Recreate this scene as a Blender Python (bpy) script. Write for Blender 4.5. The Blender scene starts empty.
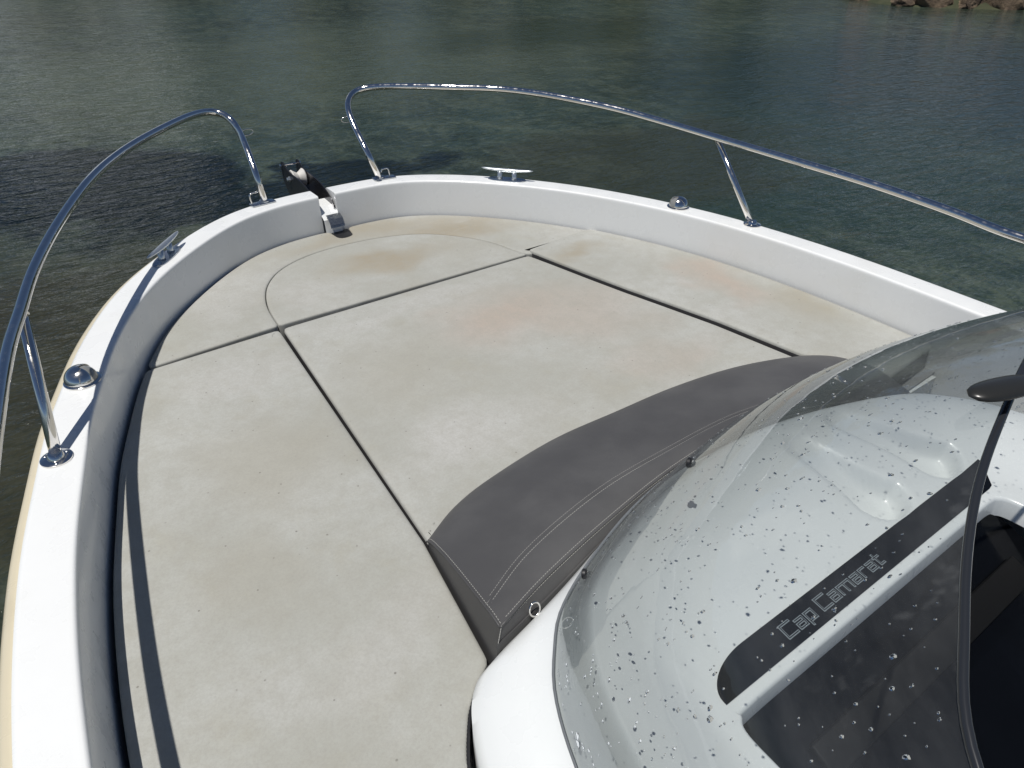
import bpy, bmesh, math, random
from mathutils import Vector, Matrix
random.seed(11)
R = math.radians
scene = bpy.context.scene
col = scene.collection

# ------------------------------------------------------------------ camera (metres; X starboard, Y forward, Z up, z=0 gunwale top)
CAM = Vector((-1.00673, 0.0, 0.94))
CR = Vector((0.80995621, -0.58645496, 0.00644439))
CU = Vector((0.3255165, 0.45865861, 0.82684417))
CF = Vector((0.48786264, 0.66760981, -0.56239415))
F = 712.0
cd = bpy.data.cameras.new('camera'); cam = bpy.data.objects.new('camera', cd); col.objects.link(cam)
cam.matrix_world = Matrix(((CR.x, CU.x, -CF.x, CAM.x), (CR.y, CU.y, -CF.y, CAM.y), (CR.z, CU.z, -CF.z, CAM.z), (0, 0, 0, 1)))
cd.sensor_width = 36; cd.lens = F * 36 / 1024; cd.clip_start = 0.02; cd.clip_end = 2000
scene.camera = cam

# ------------------------------------------------------------------ light
SUN = Vector((-0.284, -0.04, 1.0)).normalized()
w = bpy.data.worlds.new('World'); scene.world = w; w.use_nodes = True
wn = w.node_tree; bg = wn.nodes['Background']
sky = wn.nodes.new('ShaderNodeTexSky'); sky.sky_type = 'NISHITA'; sky.sun_disc = False
sky.sun_elevation = math.asin(SUN.z); sky.sun_rotation = math.atan2(SUN.x, SUN.y)
sky.air_density = 0.6; sky.dust_density = 0.15; sky.altitude = 300; sky.ozone_density = 2.2
# scattered fair-weather clouds low in the sky, two more added for pale water glints
def wnode(t, **k):
    x = wn.nodes.new(t)
    for a, b in k.items(): setattr(x, a, b)
    return x
tc = wnode('ShaderNodeTexCoord'); mp = wnode('ShaderNodeMapping'); mp.inputs['Scale'].default_value = (1, 1, 3.2); wn.links.new(tc.outputs['Generated'], mp.inputs[0])
cn = wnode('ShaderNodeTexNoise'); cn.inputs['Scale'].default_value = 3.4; cn.inputs['Detail'].default_value = 8; cn.inputs['Roughness'].default_value = .62; wn.links.new(mp.outputs[0], cn.inputs['Vector'])
dt = wnode('ShaderNodeVectorMath', operation='DOT_PRODUCT'); wn.links.new(tc.outputs['Generated'], dt.inputs[0]); dt.inputs[1].default_value = Vector((.115, .975, .20)).normalized()
bl = wnode('ShaderNodeMapRange'); bl.inputs[1].default_value = .984; bl.inputs[2].default_value = .999; bl.inputs[4].default_value = .34; wn.links.new(dt.outputs['Value'], bl.inputs[0])
ad = wnode('ShaderNodeMath', operation='ADD'); wn.links.new(cn.outputs['Fac'], ad.inputs[0]); 
dt2 = wnode('ShaderNodeVectorMath', operation='DOT_PRODUCT'); wn.links.new(tc.outputs['Generated'], dt2.inputs[0]); dt2.inputs[1].default_value = Vector((.86, .48, .17)).normalized()
bl2 = wnode('ShaderNodeMapRange'); bl2.inputs[1].default_value = .965; bl2.inputs[2].default_value = .998; bl2.inputs[4].default_value = .22; wn.links.new(dt2.outputs['Value'], bl2.inputs[0])
mx2 = wnode('ShaderNodeMath', operation='ADD'); wn.links.new(bl.outputs[0], mx2.inputs[0]); wn.links.new(bl2.outputs[0], mx2.inputs[1]); wn.links.new(mx2.outputs[0], ad.inputs[1])
cm = wnode('ShaderNodeMapRange', interpolation_type='SMOOTHSTEP'); cm.inputs[1].default_value = .63; cm.inputs[2].default_value = .80; cm.inputs[4].default_value = .6; wn.links.new(ad.outputs[0], cm.inputs[0])
cx_ = wnode('ShaderNodeMix', data_type='RGBA'); cx_.inputs[7].default_value = (15.5, 15.8, 16.2, 1); wn.links.new(cm.outputs[0], cx_.inputs[0]); wn.links.new(sky.outputs[0], cx_.inputs[6])
wn.links.new(cx_.outputs[2], bg.inputs[0]); bg.inputs[1].default_value = 0.058
sd = bpy.data.lights.new('sun', 'SUN'); sd.energy = 3.8; sd.angle = R(0.5); sd.color = (1, .967, .918)
so = bpy.data.objects.new('sun', sd); col.objects.link(so); so.rotation_euler = SUN.to_track_quat('Z', 'Y').to_euler()
scene.view_settings.view_transform = 'Standard'; scene.view_settings.look = 'None'
scene.view_settings.exposure = 0.10; scene.view_settings.gamma = 1
scene.render.engine = 'CYCLES'
scene.cycles.transparent_max_bounces = 24; scene.cycles.max_bounces = 10

# ------------------------------------------------------------------ helpers
def P(x, y, z):
    """real point at height z seen at a photograph pixel"""
    d = CF * F + CR * (x - 512) - CU * (y - 384)
    return CAM + d * ((z - CAM.z) / d.z)

def tag(o, label=None, cat=None, group=None, kind=None):
    if label: o['label'] = label
    if cat: o['category'] = cat
    if group: o['group'] = group
    if kind: o['kind'] = kind
    return o

def empty(name, loc=(0, 0, 0), parent=None):
    o = bpy.data.objects.new(name, None); col.objects.link(o); o.location = loc; o.empty_display_size = .1
    if parent: o.parent = parent
    return o

def obj(name, bm, mats, parent=None, smooth=True, auto=None):
    me = bpy.data.meshes.new(name)
    bmesh.ops.recalc_face_normals(bm, faces=bm.faces)
    bm.to_mesh(me); bm.free()
    if not isinstance(mats, (list, tuple)): mats = [mats]
    for m in mats: me.materials.append(m)
    if smooth:
        me.polygons.foreach_set('use_smooth', [True] * len(me.polygons))
        if auto is not None: me.set_sharp_from_angle(angle=R(auto))
    o = bpy.data.objects.new(name, me); col.objects.link(o)
    if parent: o.parent = parent
    return o

def cr(pts, n=6):
    pts = [Vector(p) for p in pts]
    pts = [2 * pts[0] - pts[1]] + pts + [2 * pts[-1] - pts[-2]]
    out = []
    for i in range(1, len(pts) - 2):
        a, b, c, d = pts[i - 1:i + 3]
        for k in range(n):
            t = k / n
            out.append(.5 * (2 * b + (c - a) * t + (2 * a - 5 * b + 4 * c - d) * t * t + (3 * b - a - 3 * c + d) * t ** 3))
    out.append(pts[-2]); return out

def resample(pts, n):
    L = [0]
    for a, b in zip(pts, pts[1:]): L.append(L[-1] + (b - a).length)
    out = []; j = 0
    for i in range(n):
        s = L[-1] * i / (n - 1)
        while j < len(L) - 2 and L[j + 1] < s: j += 1
        t = (s - L[j]) / max(1e-9, L[j + 1] - L[j]); out.append(pts[j].lerp(pts[j + 1], min(1, t)))
    return out

def smooth_pts(pts, it=2):
    for _ in range(it):
        pts = [pts[0]] + [(pts[i - 1] + pts[i] * 2 + pts[i + 1]) / 4 for i in range(1, len(pts) - 1)] + [pts[-1]]
    return pts

def tube(bm, pts, r, seg=14, closed=False, caps=True):
    pts = [Vector(p) for p in pts]; n = len(pts); rings = []
    rr = r if isinstance(r, (list, tuple)) else [r] * n
    up = None
    for i, p in enumerate(pts):
        if closed: t = pts[(i + 1) % n] - pts[i - 1]
        else: t = pts[min(i + 1, n - 1)] - pts[max(i - 1, 0)]
        t.normalize()
        if up is None:
            up = Vector((0, 0, 1)) if abs(t.z) < .9 else Vector((1, 0, 0))
        u = up - t * up.dot(t); u.normalize(); up = u; v = t.cross(u)
        rings.append([bm.verts.new(p + (u * math.cos(2 * math.pi * k / seg) + v * math.sin(2 * math.pi * k / seg)) * rr[i]) for k in range(seg)])
    m = n if closed else n - 1
    for i in range(m):
        a, b = rings[i], rings[(i + 1) % n]
        for k in range(seg):
            bm.faces.new((a[k], a[(k + 1) % seg], b[(k + 1) % seg], b[k]))
    if caps and not closed:
        bm.faces.new(rings[0]); bm.faces.new(rings[-1][::-1])
    return bm

def loft(bm, rings, closed=False, mi=None):
    V = [[bm.verts.new(p) for p in r] for r in rings]
    fs = []
    for j, (a, b) in enumerate(zip(V, V[1:])):
        n = len(a)
        for k in range(n if closed else n - 1):
            f = bm.faces.new((a[k], a[(k + 1) % n], b[(k + 1) % n], b[k]))
            if mi: f.material_index = mi(j)
            fs.append(f)
    return V

def box(bm, c, s, bevel=0, rot=None):
    r = bmesh.ops.create_cube(bm, size=1)
    for v in r['verts']:
        v.co = Vector((v.co.x * s[0], v.co.y * s[1], v.co.z * s[2]))
    if bevel:
        es = list({e for v in r['verts'] for e in v.link_edges})
        b = bmesh.ops.bevel(bm, geom=es, offset=bevel, segments=3, affect='EDGES', profile=.5)
        vs = {v for f in b['faces'] for v in f.verts} | {v for v in r['verts'] if v.is_valid}
        vs = list({v for v in vs})
    else: vs = r['verts']
    M = (rot.to_4x4() if rot else Matrix()); M = Matrix.Translation(c) @ M
    bmesh.ops.transform(bm, matrix=M, verts=vs)
    return vs

def revolve(bm, prof, origin, axis=(0, 0, 1), seg=28, sx=1, sy=1):
    q = Vector(axis).normalized().to_track_quat('Z', 'Y'); rings = []
    for r_, z_ in prof:
        rings.append([Vector(origin) + q @ Vector((sx * r_ * math.cos(2 * math.pi * k / seg), sy * r_ * math.sin(2 * math.pi * k / seg), z_)) for k in range(seg)])
    V = loft(bm, rings, closed=True)
    bm.faces.new(V[0]); bm.faces.new(V[-1][::-1])
    return bm

def offset2d(pts, d, closed=False):
    """offset to the right-hand side (inward for a clockwise run) in XY"""
    n = len(pts); out = []
    for i, p in enumerate(pts):
        a = pts[i - 1] if (closed or i) else None
        b = pts[(i + 1) % n] if (closed or i < n - 1) else None
        ds = []
        if a is not None: t = (p - a); t.z = 0; ds.append(t.normalized())
        if b is not None: t = (b - p); t.z = 0; ds.append(t.normalized())
        t = sum(ds, Vector((0, 0, 0)))
        if t.length < 1e-6: t = ds[0]
        t.normalize(); nrm = Vector((t.y, -t.x, 0))
        k = 1 / max(.55, ds[0].x * t.x + ds[0].y * t.y)
        out.append(p + nrm * d * k)
    return out

# ------------------------------------------------------------------ materials
def mat(name, color=(.8, .8, .8), rough=.5, metal=0, **kw):
    m = bpy.data.materials.new(name); m.use_nodes = True
    b = m.node_tree.nodes['Principled BSDF']
    b.inputs['Base Color'].default_value = (*color, 1); b.inputs['Roughness'].default_value = rough; b.inputs['Metallic'].default_value = metal
    for k, v in kw.items(): b.inputs[k.replace('_', ' ')].default_value = v
    return m
class NT:
    def __init__(s, m): s.t = m.node_tree; s.b = s.t.nodes.get('Principled BSDF')
    def n(s, typ, **kw):
        x = s.t.nodes.new(typ)
        for k, v in kw.items(): setattr(x, k, v)
        return x
    def l(s, a, b): s.t.links.new(a, b)
    def pos(s):
        return s.n('ShaderNodeNewGeometry').outputs['Position']
    def mapping(s, src, scale=(1, 1, 1), rot=(0, 0, 0), loc=(0, 0, 0)):
        m = s.n('ShaderNodeMapping'); s.l(src, m.inputs[0]); m.inputs['Scale'].default_value = scale; m.inputs['Rotation'].default_value = rot; m.inputs['Location'].default_value = loc
        return m.outputs[0]
    def noise(s, src, scale, detail=4, rough=.55, dist=0):
        x = s.n('ShaderNodeTexNoise'); s.l(src, x.inputs['Vector']); x.inputs['Scale'].default_value = scale; x.inputs['Detail'].default_value = detail; x.inputs['Roughness'].default_value = rough; x.inputs['Distortion'].default_value = dist
        return x.outputs['Fac']
    def ramp(s, src, a, b, va=0., vb=1.):
        x = s.n('ShaderNodeMapRange'); x.interpolation_type = 'SMOOTHSTEP'; s.l(src, x.inputs[0])
        for i, v in enumerate((a, b, va, vb)): x.inputs[i + 1].default_value = v
        return x.outputs[0]
    def math(s, op, a, b=None):
        x = s.n('ShaderNodeMath', operation=op)
        for i, v in enumerate((a, b)):
            if v is None: continue
            if isinstance(v, (int, float)): x.inputs[i].default_value = v
            else: s.l(v, x.inputs[i])
        return x.outputs[0]
    def mix(s, fac, a, b):
        x = s.n('ShaderNodeMix', data_type='RGBA')
        for i, v in ((0, fac), (6, a), (7, b)):
            if isinstance(v, (int, float)): x.inputs[i].default_value = v
            elif isinstance(v, tuple): x.inputs[i].default_value = (*v, 1)
            else: s.l(v, x.inputs[i])
        return x.outputs[2]
    def bump(s, h, strength=.3, dist=.001, nrm=None):
        x = s.n('ShaderNodeBump'); x.inputs['Strength'].default_value = strength; x.inputs['Distance'].default_value = dist; s.l(h, x.inputs['Height'])
        if nrm is not None: s.l(nrm, x.inputs['Normal'])
        return x.outputs[0]

def gel(name, c, stain=(.62, .58, .48), amt=.35):
    m = mat(name, c, .28, Coat_Weight=.35, Coat_Roughness=.12); t = NT(m); p = t.pos()
    n1 = t.noise(p, 3.2, 5, .6); f = t.ramp(n1, .52, .78, 0, amt)
    n2 = t.noise(t.mapping(p, (40, 40, 12)), 1, 3); f2 = t.ramp(n2, .66, .75, 0, amt * .5)
    c1 = t.mix(t.math('MAXIMUM', f, f2), c, stain); t.l(c1, t.b.inputs['Base Color'])
    t.l(t.ramp(t.noise(p, 14, 4), .3, .7, .2, .42), t.b.inputs['Roughness'])
    t.l(t.bump(t.noise(p, 4, 2), .06, .003), t.b.inputs['Normal'])
    return m
M_gel = gel('white gelcoat', (.79, .80, .79), (.66, .64, .56), .22)
M_gel2 = gel('console gelcoat', (.72, .74, .735), (.66, .66, .6), .25)
M_cream = gel('cream rub rail', (.60, .54, .40), (.42, .37, .26), .5)
M_deck = mat('deck in the gap', (.25, .25, .25), .6)
M_chrome = mat('polished stainless', (.74, .72, .69), .09, 1)
t = NT(M_chrome); p_ = t.pos(); t.l(t.ramp(t.noise(p_, 60, 3), .35, .7, .06, .2), t.b.inputs['Roughness'])
M_chromedull = mat('stainless plate', (.5, .52, .54), .25, 1)
M_darksteel = mat('dark reflective steel', (.09, .09, .10), .18, .8)  # dark steel of the bow roller plates and channel
M_black = mat('black rubber and locker shade', (.012, .012, .014), .45)
M_blackgloss = mat('black gloss plastic', (.006, .007, .009), .12, IOR=1.35)
M_roller = mat('grey white roller', (.62, .60, .56), .5)
M_alu = mat('cast cleat metal', (.62, .66, .68), .3, .85)

def fabric(name, spots):
    base = (.455, .435, .395)
    m = mat(name, base, .85); t = NT(m); p = t.pos()
    warp = t.n('ShaderNodeVectorMath', operation='MULTIPLY_ADD')
    nz = t.n('ShaderNodeTexNoise'); t.l(p, nz.inputs['Vector']); nz.inputs['Scale'].default_value = 4.5; nz.inputs['Detail'].default_value = 5
    t.l(nz.outputs['Color'], warp.inputs[0]); warp.inputs[1].default_value = (.34, .34, 0); 
    sub = t.n('ShaderNodeVectorMath', operation='SUBTRACT'); t.l(p, sub.inputs[0]); sub.inputs[1].default_value = (.17, .17, 0)
    t.l(sub.outputs[0], warp.inputs[2]); pw = warp.outputs[0]
    n0 = t.noise(p, 2.2, 6, .62); c = t.mix(t.ramp(n0, .36, .68), (.366, .368, .330), (.440, .447, .420))
    n1 = t.noise(t.mapping(p, (1, 1, 1), (0, 0, .6), (3, 1, 0)), 6.5, 5, .7); c = t.mix(t.ramp(n1, .5, .78, 0, .45), c, (.335, .315, .24))
    for (x, y, rx, ry, cc, st) in spots:
        mp = t.mapping(pw, (1 / rx, 1 / ry, 0), (0, 0, 0), (-x / rx, -y / ry, 0))
        ln = t.n('ShaderNodeVectorMath', operation='LENGTH'); t.l(mp, ln.inputs[0])
        c = t.mix(t.ramp(ln.outputs['Value'], .1, 1.35, st * .98, 0), c, cc)
    # pale scuffed streaks, dark specks
    n2 = t.noise(t.mapping(p, (3, 16, 1), (0, 0, .5)), 1.6, 4, .6, .6); c = t.mix(t.ramp(n2, .6, .8, 0, .3), c, (.46, .45, .42))
    vor = t.n('ShaderNodeTexVoronoi'); t.l(p, vor.inputs['Vector']); vor.inputs['Scale'].default_value = 34
    sp = t.ramp(vor.outputs['Distance'], .045, .10, 1, 0); gate = t.ramp(t.noise(p, 21, 2), .50, .55)
    c = t.mix(t.math('MULTIPLY', t.math('MULTIPLY', sp, gate), .8), c, (.10, .09, .08))
    fine = t.noise(p, 900, 2); c = t.mix(t.ramp(fine, .3, .7, 0, .16), c, (.30, .29, .26))
    t.l(c, t.b.inputs['Base Color'])
    n4 = t.noise(p, 26, 6, .72); c2 = c2_ = t.mix(t.ramp(n4, .35, .68, 0, .42), c, (.32, .31, .268)); n8 = t.noise(p, 210, 3, .8); c2 = t.mix(t.ramp(n8, .35, .7, 0, .3), c2, (.27, .262, .235)); n5 = t.noise(p, 75, 4, .7); c2 = t.mix(t.ramp(n5, .55, .75, 0, .2), c2, (.27, .26, .23)); t.l(c2, t.b.inputs['Base Color'])
    nb = t.bump(t.noise(p, 3.4, 3), .55, .012); nb = t.bump(t.noise(p, 13, 4, .6), .3, .004, nb); nb = t.bump(fine, .35, .0006, nb)
    t.l(nb, t.b.inputs['Normal']); t.b.inputs['Sheen Weight'].default_value = .12
    return m
BR = (.29, .235, .145); PK = (.41, .335, .275); GR = (.345, .33, .275); LT = (.48, .475, .455)
M_fab_bow = fabric('bow cushion vinyl', [(.40, 2.32, .36, .13, BR, .8), (.10, 2.46, .45, .07, BR, .6), (-.5, 2.42, .2, .1, GR, .5), (-.55, 2.25, .2, .2, LT, .5), (.75, 2.06, .14, .1, LT, .4)])
M_fab_ins = fabric('bow insert vinyl', [(.02, 2.20, .26, .11, BR, .8), (-.33, 2.08, .16, .1, LT, .5), (.3, 2.1, .15, .12, GR, .4)])
M_fab_mid = fabric('centre cushion vinyl', [(.12, 1.62, .26, .18, PK, .8), (.38, 1.45, .2, .22, PK, .5), (-.25, 1.55, .2, .25, GR, .55), (-.3, 1.15, .22, .14, LT, .7), (.1, 1.15, .08, .06, GR, .5), (.4, 1.12, .2, .1, PK, .45), (-.02, 1.84, .4, .05, LT, .5)])
M_fab_port = fabric('port cushion vinyl', [(-.72, 1.35, .16, .2, GR, .7), (-.86, 1.05, .1, .14, GR, .5), (-.75, .75, .2, .12, LT, .4), (-.66, 1.75, .15, .1, LT, .4)])
M_fab_star = fabric('starboard cushion vinyl', [(.62, 1.82, .16, .07, BR, .65), (.86, 1.38, .10, .2, PK, .85), (.95, 1.12, .08, .18, BR, .45), (.7, 1.2, .1, .1, LT, .3)])
M_side = mat('charcoal cushion side', (.055, .053, .055), .6)
M_char = mat('charcoal vinyl', (.07, .067, .068), .5); t = NT(M_char); p_ = t.pos()
t.l(t.mix(t.ramp(t.noise(p_, 5, 5), .35, .7), (.063, .062, .063), (.086, .085, .085)), t.b.inputs['Base Color'])
t.l(t.bump(t.noise(p_, 420, 3), .3, .0005, t.bump(t.noise(p_, 8, 3), .4, .005)), t.b.inputs['Normal'])
M_thread = mat('pale thread', (.36, .355, .33), .8)
M_letter = mat('silver lettering', (.22, .25, .27), .4)

def glass(name, tint, dirt=.06):
    m = bpy.data.materials.new(name); m.use_nodes = True; t = NT(m); nt = m.node_tree; nt.nodes.remove(t.b); out = nt.nodes['Material Output']
    tr = t.n('ShaderNodeBsdfTransparent')
    gl = t.n('ShaderNodeBsdfGlossy'); gl.inputs['Roughness'].default_value = .03; gl.inputs[0].default_value = (.9, .92, .92, 1)
    di = t.n('ShaderNodeBsdfDiffuse'); di.inputs[0].default_value = (.7, .72, .72, 1)
    lw = t.n('ShaderNodeLayerWeight'); lw.inputs[0].default_value = .5
    frv = t.math('ADD', t.math('MULTIPLY', t.math('POWER', lw.outputs['Facing'], 4.2), .9), .036)
    # longer path through the acrylic at grazing angles absorbs more
    t.l(t.mix(t.math('POWER', lw.outputs['Facing'], 2.2), tint, (.22, .25, .26)), tr.inputs[0])
    p = t.pos()
    nb = t.bump(t.noise(p, 7, 3), .25, .004); t.l(nb, gl.inputs['Normal'])
    m1 = t.n('ShaderNodeMixShader'); t.l(frv, m1.inputs[0]); t.l(tr.outputs[0], m1.inputs[1]); t.l(gl.outputs[0], m1.inputs[2])
    m2 = t.n('ShaderNodeMixShader'); sm = t.noise(t.mapping(p, (1, 1, 4), (0, .3, .6)), 5, 6, .65)
    st = t.noise(t.mapping(p, (30, 30, 5), (.4, 0, .5)), 1, 3)
    t.l(t.math('ADD', t.ramp(sm, .3, .8, dirt * .45, dirt * 1.5), t.ramp(st, .62, .75, 0, dirt * .9)), m2.inputs[0]); t.l(m1.outputs[0], m2.inputs[1]); t.l(di.outputs[0], m2.inputs[2])
    t.l(m2.outputs[0], out.inputs['Surface'])
    return m
M_glass = glass('salt filmed acrylic', (.835, .855, .85), .038)

M_drop = mat('water drop', (.9, .92, .95), .02, Transmission_Weight=1, IOR=1.33)

# ------------------------------------------------------------------ water
def water_mat():
    m = mat('shallow sea water', (.03, .04, .035), .045, IOR=1.333); t = NT(m); p = t.pos()
    n0 = t.noise(p, .35, 5, .6, .4); n1 = t.noise(p, 1.7, 5, .65)
    c = t.mix(t.ramp(n0, .35, .68), (.021, .030, .021), (.030, .050, .041))
    c = t.mix(t.ramp(n1, .4, .75, 0, .55), c, (.052, .070, .050))
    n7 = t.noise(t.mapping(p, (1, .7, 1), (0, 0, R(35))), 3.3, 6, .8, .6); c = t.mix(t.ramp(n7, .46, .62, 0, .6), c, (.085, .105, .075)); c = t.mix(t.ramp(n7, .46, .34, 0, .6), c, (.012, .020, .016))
    n3 = t.noise(t.mapping(p, (1, 1.8, 1), (0, 0, R(35))), 8, 6, .78, .8); c = t.mix(t.ramp(n3, .48, .74, 0, .75), c, (.092, .116, .090))  # noise mottles: seabed tone with caustic light painted into the colour
    # brown sand shallows close to the port side, weed beds on the bottom
    warp = t.n('ShaderNodeVectorMath', operation='MULTIPLY_ADD'); nz = t.n('ShaderNodeTexNoise'); t.l(p, nz.inputs['Vector']); nz.inputs['Scale'].default_value = .9; nz.inputs['Detail'].default_value = 6; nz.inputs['Roughness'].default_value = .65
    t.l(nz.outputs['Color'], warp.inputs[0]); warp.inputs[1].default_value = (2.6, 2.6, 0)
    sb = t.n('ShaderNodeVectorMath', operation='SUBTRACT'); t.l(p, sb.inputs[0]); sb.inputs[1].default_value = (1.3, 1.3, 0); t.l(sb.outputs[0], warp.inputs[2]); pw = warp.outputs[0]
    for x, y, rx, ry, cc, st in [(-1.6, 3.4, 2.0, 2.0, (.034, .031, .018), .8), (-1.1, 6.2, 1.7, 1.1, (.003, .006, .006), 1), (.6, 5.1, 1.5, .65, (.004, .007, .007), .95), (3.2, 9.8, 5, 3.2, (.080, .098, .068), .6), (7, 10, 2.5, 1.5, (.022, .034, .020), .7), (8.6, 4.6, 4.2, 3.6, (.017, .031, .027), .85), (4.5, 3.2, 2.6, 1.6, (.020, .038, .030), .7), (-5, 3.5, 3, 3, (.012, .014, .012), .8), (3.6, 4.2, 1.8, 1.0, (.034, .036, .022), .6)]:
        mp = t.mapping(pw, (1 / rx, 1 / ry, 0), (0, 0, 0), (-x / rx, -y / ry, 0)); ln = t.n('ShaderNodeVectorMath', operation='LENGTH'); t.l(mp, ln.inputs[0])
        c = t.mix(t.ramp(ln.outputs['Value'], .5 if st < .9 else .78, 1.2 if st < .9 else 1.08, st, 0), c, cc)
    n6 = t.noise(t.mapping(p, (1, 1.6, 1), (0, 0, R(20))), 20, 4, .75, .5); c = t.mix(t.ramp(n6, .42, .70, 0, .45), c, (.010, .018, .016))  # finer dark mottle, part of the painted caustic pattern
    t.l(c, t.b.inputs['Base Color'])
    # ripples: several wave trains of different direction and length
    pr = t.mapping(p, (1, 2.2, 1), (0, 0, R(28)))
    h1 = t.noise(pr, 2.2, 3, .5, .5); h2 = t.noise(t.mapping(p, (1, 2.6, 1), (0, 0, R(44))), 6.5, 3, .6, .8); h3 = t.noise(t.mapping(p, (1, 1.7, 1), (0, 0, R(10))), 22, 3, .6, .4)
    nb = t.bump(h1, 1, .026); nb = t.bump(h2, 1, .013, nb); nb = t.bump(h3, 1, .0036, nb)
    t.l(nb, t.b.inputs['Normal'])
    return m
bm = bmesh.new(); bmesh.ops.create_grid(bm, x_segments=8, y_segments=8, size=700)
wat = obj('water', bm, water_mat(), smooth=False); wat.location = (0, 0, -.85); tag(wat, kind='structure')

# ------------------------------------------------------------------ boat: gunwale sweep
boat = empty('motor_boat', (0, 0, -.85))
tag(boat, 'white motor boat with chrome bow rails, helm console and curved clear windshield', 'boat')
class BoatParent: pass
def bobj(name, bm, mats, parent=None, **kw):
    o = obj(name, bm, mats, **kw)
    par = parent or boat
    o.parent = par; o.matrix_parent_inverse = Matrix.Translation(-boat.location) if par is boat else Matrix()
    return o

OUT = [(-1.24, -2.6), (-1.262, -1.8), (-1.275, -1.0), (-1.275, -.3), (-1.272, .3), (-1.245, .772), (-1.222, .993), (-1.190, 1.19), (-1.145, 1.384), (-1.102, 1.557), (-1.047, 1.72), (-.986, 1.885), (-.917, 2.03), (-.845, 2.155), (-.76, 2.268),
       (-.665, 2.37), (-.563, 2.465), (-.46, 2.545), (-.35, 2.605), (-.22, 2.643), (-.10, 2.655), (.02, 2.657), (.14, 2.656), (.25, 2.645), (.36, 2.61), (.462, 2.548), (.56, 2.470), (.66, 2.365), (.758, 2.247),
       (.85, 2.11), (.928, 1.962), (.998, 1.80), (1.048, 1.65), (1.088, 1.498), (1.126, 1.269), (1.146, 1.05), (1.152, .85), (1.152, .60), (1.15, .2), (1.14, -.3), (1.12, -1.0), (1.10, -1.8), (1.08, -2.6)]
OUT = resample(smooth_pts(cr([(x, y, 0) for x, y in OUT], 8), 6), 420)
def ring_at(off, z, src=OUT):
    # iteratively smoothed inward offset (avoids kinks)
    q = offset2d(src, off); q = [Vector((p.x, p.y, z)) for p in q]
    return smooth_pts(q, 2)
NX0, NX1 = -.050, .018      # bow notch
half = [i for i, p in enumerate(OUT) if p.y > 2.4 and p.x < NX0]
i0 = half[-1] + 1
i1 = [i for i, p in enumerate(OUT) if p.y > 2.4 and p.x > NX1][0]
prof = [(-.004, -.075), (-.004, -.014), (-.001, -.005), (.004, -.0012), (.010, 0), (.040, .0006), (.076, .0005), (.081, .0003), (.0835, -.0006), (.0855, -.0022), (.0868, -.0046), (.0875, -.008), (.0880, -.014), (.0888, -.028), (.0935, -.10), (.096, -.16), (.098, -.30), (.10, -.60)]
rings = [ring_at(o, z) for o, z in prof]
bm = bmesh.new()
for a, b, cx in ((0, i0, NX0), (i1, len(OUT), NX1)):
    V = loft(bm, [r[a:b] for r in rings])
    # notch-side end wall: move end ring to the notch plane and cap
    e = -1 if a == 0 else 0
    for row in V: row[e].co.x = cx
    bm.faces.new([row[e] for row in V] + [bm.verts.new((cx, 2.66, -.60))])
# notch floor: sloped ramp in two steps
for (ya, za, yb, zb) in ((2.665, -.045, 2.60, -.050), (2.60, -.050, 2.545, -.088), (2.545, -.088, 2.535, -.16)):
    bm.faces.new([bm.verts.new(v) for v in ((NX0, ya, za), (NX1, ya, za), (NX1, yb, zb), (NX0, yb, zb))])
gw = bobj('gunwale', bm, M_gel, auto=32); wm = gw.modifiers.new('wn', 'WEIGHTED_NORMAL'); wm.weight = 90; wm.keep_sharp = True
# rub rail + hull
bm = bmesh.new(); rr_ = [ring_at(o, z) for o, z in [(-.002, -.012), (-.012, -.011), (-.020, -.016), (-.026, -.028), (-.026, -.050), (-.020, -.062), (-.002, -.066)]]
for a, b in ((0, i0), (i1, len(OUT))): loft(bm, [q[a:b] for q in rr_])
bobj('rub_rail', bm, M_cream, auto=60)
bm = bmesh.new(); hr = []
for z, o in [(-.064, -.002), (-.2, .02), (-.4, .06), (-.62, .11), (-.80, .16), (-.95, .26), (-1.15, .55)]:
    hr.append([Vector((p.x * (1 - o / 1.3), p.y if p.y < 0 else p.y * (1 - o * .55), z)) for p in OUT])
V = loft(bm, hr); bm.faces.new([r[0] for r in V] + [r[-1] for r in V[::-1]])
bobj('hull', bm, M_gel, auto=50)
# deck under the cushions, aft cockpit floor and riser
def poly(bm, pts, z, thick=.02):
    vs = [bm.verts.new((x, y, z)) for x, y in pts]; lo = [bm.verts.new((x, y, z - thick)) for x, y in pts]
    bm.faces.new(vs); bm.faces.new(lo[::-1])
    for k in range(len(vs)): bm.faces.new((vs[k], vs[(k + 1) % len(vs)], lo[(k + 1) % len(vs)], lo[k]))
inn = ring_at(.094, 0)
def cut_inner(y0, y1=99): return [(p.x, p.y) for p in inn if y0 <= p.y <= y1]
bm = bmesh.new(); poly(bm, [(-1.16, .03), (.73, .03), (.73, .68)] + [q for q in cut_inner(.68) if q[0] > 0][::-1] + [q for q in cut_inner(.03) if q[0] < 0][::-1], -.212); bobj('deck', bm, M_deck, smooth=False)
bm = bmesh.new(); poly(bm, cut_inner(-2.5, .75), -.585); bobj('cockpit_floor', bm, mat('grey antislip floor', (.22, .22, .22), .8), smooth=False)
bm = bmesh.new(); xa, xb = -1.17, .73; box(bm, ((xa + xb) / 2, .035, -.40), (xb - xa, .03, .36)); box(bm, (.89, .695, -.40), (.31, .03, .36)); bobj('riser', bm, M_gel2, smooth=False)
# transom
bm = bmesh.new(); box(bm, (-.08, -2.57, -.42), (2.28, .08, .80), .02); bobj('transom', bm, M_gel, auto=40)

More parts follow.
